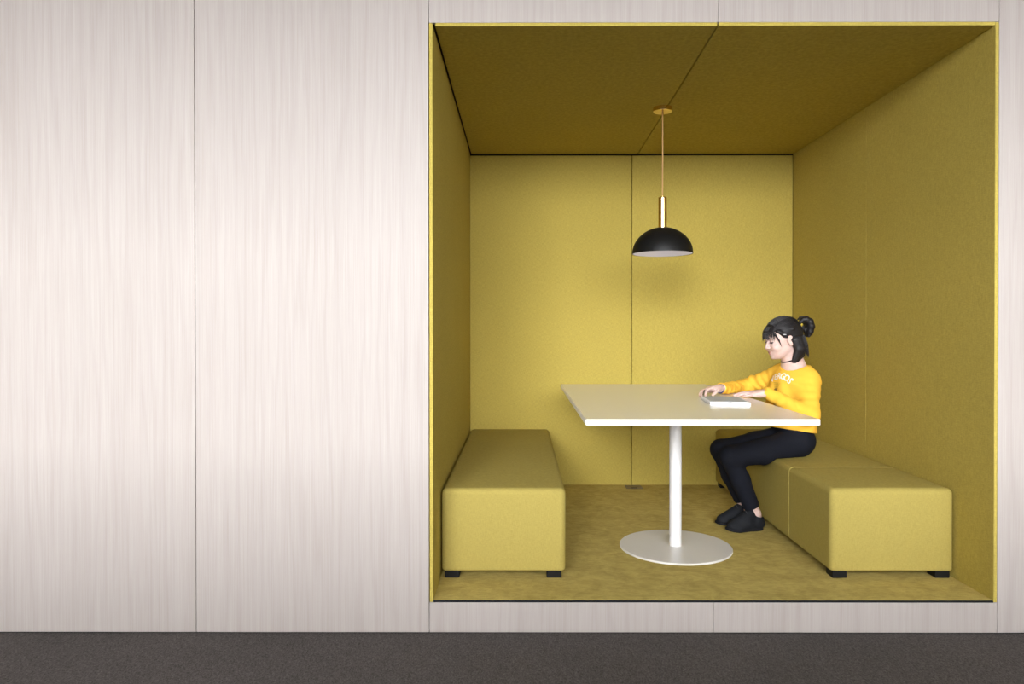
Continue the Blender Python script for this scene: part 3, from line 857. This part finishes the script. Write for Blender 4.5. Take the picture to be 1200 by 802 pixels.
# ---- shoes
def shoe(P, heel, toe, name='shoe'):
    heel = np.array(heel, float); toe = np.array(toe, float); d = nrm(toe - heel); L = np.linalg.norm(toe - heel); s = np.cross(V3(0, 0, 1), d)
    at = lambda f, z, w=0: heel + d * L * f + s * w + V3(0, 0, z)
    F = Field(np.minimum(heel, toe) - V3(.07, .07, .0) - V3(0, 0, .005), np.maximum(heel, toe) + V3(.07, .07, .15), .003)
    F.cone(at(.13, .040), at(.13, .078), .036, .030, .02)
    F.cone(at(.13, .040), at(.45, .042), .036, .040, .02); F.cone(at(.45, .042), at(.85, .030), .041, .026, .02)
    F.cone(at(.34, .092), at(.70, .045), .029, .026, .02)
    F.ell(at(.70, .022), (.050, .043, .024), k=.015)
    F.ell(P[4] + V3(.012, 0, .026), (.042, .050, .056), k=.004, op='sub')
    F.put(lambda X, Y, Z: Z - .012, (heel.min() * 0 + min(heel[0], toe[0]) - .1, min(heel[1], toe[1]) - .1, -.01), (max(heel[0], toe[0]) + .1, max(heel[1], toe[1]) + .1, .012), k=.002, op='sub')
    sh_ = link(name, F.mesh(name, 1), M_shoe, person)
    F = Field(np.minimum(heel, toe) - V3(.08, .08, .006), np.maximum(heel, toe) + V3(.08, .08, .05), .003)
    def sole(X, Y, Z):
        px, py = X - heel[0], Y - heel[1]; t = (px * d[0] + py * d[1]) / L; v = px * s[0] + py * s[1]
        tt = np.clip(t, .14, .84); hw = np.interp(tt, [.14, .4, .68, .84], [.034, .033, .044, .037])
        q = np.sqrt(((t - tt) * L) ** 2 + v ** 2) - hw
        bot = np.interp(t, [0, .2, .75, 1.0], [.002, 0, 0, .010]); top = np.interp(t, [0, .2, .75, 1.0], [.024, .020, .017, .022])
        return np.maximum(q, np.maximum(bot - Z, Z - top))
    F.put(sole, np.minimum(heel, toe) - V3(.06, .06, 0), np.maximum(heel, toe) + V3(.06, .06, .03), k=.002)
    link('sole', F.mesh('sole', 1), M_sole, sh_)
    bm = bmesh.new()
    for j in range(5):
        f = .46 + j * .062; z = .104 - j * .0105
        pts = [at(f, z - .006, -.020), at(f + .012, z + .0035, -.008), at(f + .012, z + .0035, .008), at(f, z - .006, .020)]
        tube(pts, .0022, 6, bm)
    obj('laces', bm, M_lace, sh_)
    return sh_

shn = shoe(LL, (1.350, 1.028, 0), (1.138, .985, 0))
shf = shoe(RL, (1.345, 1.155, 0), (1.115, 1.120, 0))
a = LL[4]
F = Field(a - .08, a + .08, .0016); F.cone(a + V3(-.040, -.018, .018), a + V3(-.046, -.018, .026), .0035, .0035, .001)
link('tongue_tab', F.mesh('tongue_tab', 1), M_tag, shn)

# ---- wrist strap and choker
d_ = nrm(REL - RWR); c = RWR - d_ * .002
def ring(c, d_, R_, r_, m, name, sx=1.0, parent=person):
    c = Vector(c); d_ = Vector(d_).normalized(); u = d_.orthogonal().normalized(); v = d_.cross(u)
    pts = [c + (u * math.cos(2 * PI * i / 40) + v * math.sin(2 * PI * i / 40) * sx) * R_ for i in range(41)]
    return link_bm(name, tube(pts, r_, 8, caps=False), m, parent)
def link_bm(name, bm, m, parent): return obj(name, bm, m, parent)
ring(c, d_, .0225, .0042, M_strap, 'wrist_strap')
nd = nrm(NT_ - NB)
ring(NB + (NT_ - NB) * .50 + V3(0, 0, 0), nd + V3(-.10, 0, 0), .0545, .0042, M_choker, 'choker')

# ---- hair
HF = Field(H(.02, 0, 0) - V3(.19, .15, .19), H(.02, 0, 0) + V3(.19, .15, .17), .0026)
hell(HF, (.012, 0, .046), (.100, .080, .084), .01)                    # crown
hell(HF, (.048, 0, .010), (.068, .072, .085), .02)                    # back of the head
# keep the face and the ears free
hell(HF, (-.082, 0, -.006), (.070, .095, .080), .010, 'sub')
for sy in (-1, 1):
    hell(HF, (.006, sy * .082, -.018), (.026, .030, .040), .008, 'sub')
    hell(HF, (-.022, sy * .082, -.040), (.040, .034, .055), .010, 'sub')
# bobbed hair hanging behind the ears to the nape
bob = []
for i in range(15):
    f = i / 14; ang = (f - .5) * math.radians(205)
    x = .040 + .052 * math.cos(ang); y = .073 * math.sin(ang)
    a = (x, y, -.005); m_ = (x + .010, y * 1.02, -.060); b_ = (x + .014 - (.040 if ang < 0 else .022) * abs(math.sin(ang)), y * .88, -.100 - .024 * abs(math.sin(ang)) - .003 * math.sin(5 * f * PI))
    hcone(HF, a, m_, .021, .019, .006); hcone(HF, m_, b_, .019, .0085, .006)
# half-up section pulled back to the tie, in ropes
TIE = (.112, -.004, .072)
for i in range(13):
    f = i / 12; sy = (f - .5) * 2
    a = (-.055 - .010 * math.cos(sy * 1.5), .060 * sy, .088 - .030 * sy * sy); b_ = (.030, .072 * sy, .120 - .062 * sy * sy)
    hcone(HF, a, b_, .0085, .0115, .004); hcone(HF, b_, (TIE[0] - .012, TIE[1] + .012 * sy, TIE[2] + .006 - .006 * sy * sy), .0115, .0085, .004)
# looped tail folded up above the tie and hanging down
tail = [(.104, 0, .074), (.128, -.004, .090), (.147, -.006, .089), (.164, -.006, .072), (.168, -.004, .046), (.160, 0, .018), (.148, .002, -.006)]
tr = [.013, .017, .023, .026, .027, .023, .011]
for w_ in (-.014, 0, .014):
    for p, q, r0, r1 in zip(tail, tail[1:], tr, tr[1:]):
        hcone(HF, (p[0], p[1] + w_, p[2]), (q[0], q[1] + w_ * 1.25, q[2]), r0 * .8, r1 * .8, .006)
hcone(HF, (.120, 0, .060), (.152, .002, .010), .010, .014, .006)
# fringe over the forehead
for i in range(13):
    f = (i / 12 - .5) * 2
    top = (-.060, .040 * f, .094 - .014 * f * f); mid = (-.098 + .024 * f * f, .052 * f, .062 - .004 * f * f)
    end = (-.106 + .030 * f * f, .057 * f, .026 - .012 * f * f - .004 * math.sin(i * 2.1))
    hcone(HF, top, mid, .0095, .0050, .004); hcone(HF, mid, end, .0050, .0018, .002)
# sideburn wisps in front of the ears
for sy in (-1, 1):
    hcone(HF, (-.070, sy * .056, .050), (-.056, sy * .066, .008), .0065, .0042, .004)
    hcone(HF, (-.056, sy * .066, .008), (-.047, sy * .064, -.030), .0040, .0016, .003)
    hcone(HF, (-.040, sy * .068, .050), (-.010, sy * .076, .018), .010, .006, .006)
hair = link('hair', HF.mesh('hair', 1), M_hair, person)
# fine loose strands lying over the sculpted hair
bm = bmesh.new()
def on_cap(p):
    for c, r in (((.012, 0, .046), (.100, .080, .084)), ((.048, 0, .010), (.068, .072, .085))):
        q = (np.array(p) - c) / r; L = np.linalg.norm(q)
        if L < 1.012: p = np.array(c) + q / L * 1.012 * np.array(r)
    return p
def strand(pts, r, jit, cap=False):
    P = []
    if cap:
        pts = [np.array(p) for p in pts]; D = []
        for k in range(len(pts) - 1):
            for t in (0, .33, .66): D.append(on_cap(pts[k] * (1 - t) + pts[k + 1] * t))
        pts = D + [pts[-1]]
    off = rng.normal(0, jit, 3)
    for k, p in enumerate(pts): P.append(H(*(np.array(p) + off + rng.normal(0, jit * .25, 3))))
    # quadratic smoothing
    Q = []
    for k in range(len(P) - 1):
        for t in (0, .33, .66): Q.append(P[k] * (1 - t) + P[k + 1] * t)
    Q.append(P[-1])
    for _ in range(2): Q = [Q[0]] + [(Q[k - 1] + Q[k] * 2 + Q[k + 1]) / 4 for k in range(1, len(Q) - 1)] + [Q[-1]]
    n = len(Q)
    tube(Q, [r * (1 - .75 * abs(2 * k / (n - 1) - .8)) * .9 + .0002 for k in range(n)], 4, bm)
for i in range(170):
    sy = rng.uniform(-1, 1)
    strand([(-.062, .060 * sy, .098 - .030 * sy * sy), (-.010, .072 * sy, .127 - .055 * sy * sy), (.055, .066 * sy, .118 - .050 * sy * sy), (.104, .012 * sy, .080)], .0012, .0012, cap=True)
for i in range(110):
    ang = rng.uniform(-1, 1) * math.radians(100); c_, s_ = math.cos(ang), math.sin(ang)
    strand([(.044 + .068 * c_, .090 * s_, .01), (.052 + .072 * c_, .092 * s_, -.05), (.060 + .060 * c_, .080 * s_, -.112 + rng.uniform(-.008, .006))], .0013, .0015)
for i in range(60):
    f = rng.uniform(-1, 1)
    strand([(-.060, .042 * f, .104 - .014 * f * f), (-.104 + .024 * f * f, .054 * f, .066), (-.113 + .032 * f * f, .060 * f, .020 - .012 * f * f + rng.uniform(-.008, .006))], .0010, .0012)
for i in range(60):
    w_ = rng.uniform(-.024, .024)
    strand([(p[0] + .016 * (k > 2) * rng.uniform(.5, 1), p[1] + w_, p[2] + .014 * (k in (1, 2, 3))) for k, p in enumerate(tail)], .0013, .0025)
obj('loose_strands', bm, M_hair, hair)
c = H(*TIE); ax_ = HR @ nrm(V3(.030, 0, .012))
ring(c, ax_, .0155, .0062, M_scrunchie, 'hair_tie', parent=hair)
b = bmesh.new()
tube([H(-.036, -.0755, .040), H(-.026, -.0790, .036), H(-.016, -.0805, .034)], [.0015, .0034, .0018], 8, b)
obj('hair_clip', b, M_clip, hair)

# ---- pen in the right hand
tip = V3(.952, .772, TZ + .0165); tail_ = tip + nrm(V3(.30, .92, .13)) * .135
ind = rt[0]; 
b = tube([tip + (tail_ - tip) * .08, tail_], .0042, 12)
obj('barrel', b, M_pen, pn)
obj('pen_tip', tube([tip, tip + (tail_ - tip) * .08], [.0006, .0036], 12), M_steel, pn)

# ------------------------------------------------------------------ light
lp = bpy.data.lights.new('lamp_glow', 'POINT'); lp.energy = .28; lp.shadow_soft_size = .028; lp.color = (1, .96, 1)
lo_ = bpy.data.objects.new('lamp_glow', lp); COL.objects.link(lo_); lo_.location = (LX, LY, SZ - .012)
for i, ((x0, x1), pw) in enumerate(zip(wins, (2250, 1450, 800))):
    hx, hz = x1 - x0 - .1, WZ1 - WZ0 - .1
    m = bpy.data.materials.new('bright_sky_pane'); m.use_nodes = True
    nt = m.node_tree; nt.nodes.remove(nt.nodes['Principled BSDF'])
    e = nt.nodes.new('ShaderNodeEmission'); e.inputs['Color'].default_value = (.97, .985, 1, 1)
    e.inputs['Strength'].default_value = pw / (hx * hz * PI)
    nt.links.new(e.outputs[0], nt.nodes['Material Output'].inputs[0])
    structure('window_pane', bx(x0 + .05, x1 - .05, YW - .105, YW - .095, WZ0 + .05, WZ1 - .05), m, window_roots[i])
W = bpy.data.worlds.new('World'); S.world = W; W.use_nodes = True
W.node_tree.nodes['Background'].inputs[0].default_value = (.85, .92, 1, 1)
W.node_tree.nodes['Background'].inputs[1].default_value = .6

# ------------------------------------------------------------------ camera
cam = bpy.data.cameras.new('camera'); co = bpy.data.objects.new('camera', cam); COL.objects.link(co)
YW_, PT_, RL_ = -.00332, -.00647, -.00048
fwd = Vector((math.sin(YW_) * math.cos(PT_), math.cos(YW_) * math.cos(PT_), math.sin(PT_)))
right = Vector((math.cos(YW_), -math.sin(YW_), 0)); up = right.cross(fwd)
r2 = right * math.cos(RL_) + up * math.sin(RL_); u2 = -right * math.sin(RL_) + up * math.cos(RL_)
co.matrix_world = Matrix(((r2.x, u2.x, -fwd.x, 0), (r2.y, u2.y, -fwd.y, -2.912), (r2.z, u2.z, -fwd.z, 1.13), (0, 0, 0, 1)))
cam.sensor_fit = 'HORIZONTAL'; cam.sensor_width = 36; cam.lens = 825.44 / 1200 * 36
cam.shift_x = (600 - 607.38) / 1200; cam.shift_y = (389.62 - 401) / 1200
cam.clip_start = .05
S.camera = co
S.view_settings.view_transform = 'Standard'; S.view_settings.look = 'None'; S.view_settings.gamma = 1; S.view_settings.use_curve_mapping = False
S.view_settings.exposure = 0.0
S.cycles.use_denoising = True
S.cycles.max_bounces = 10; S.cycles.diffuse_bounces = 6
S.cycles.sample_clamp_indirect = 20
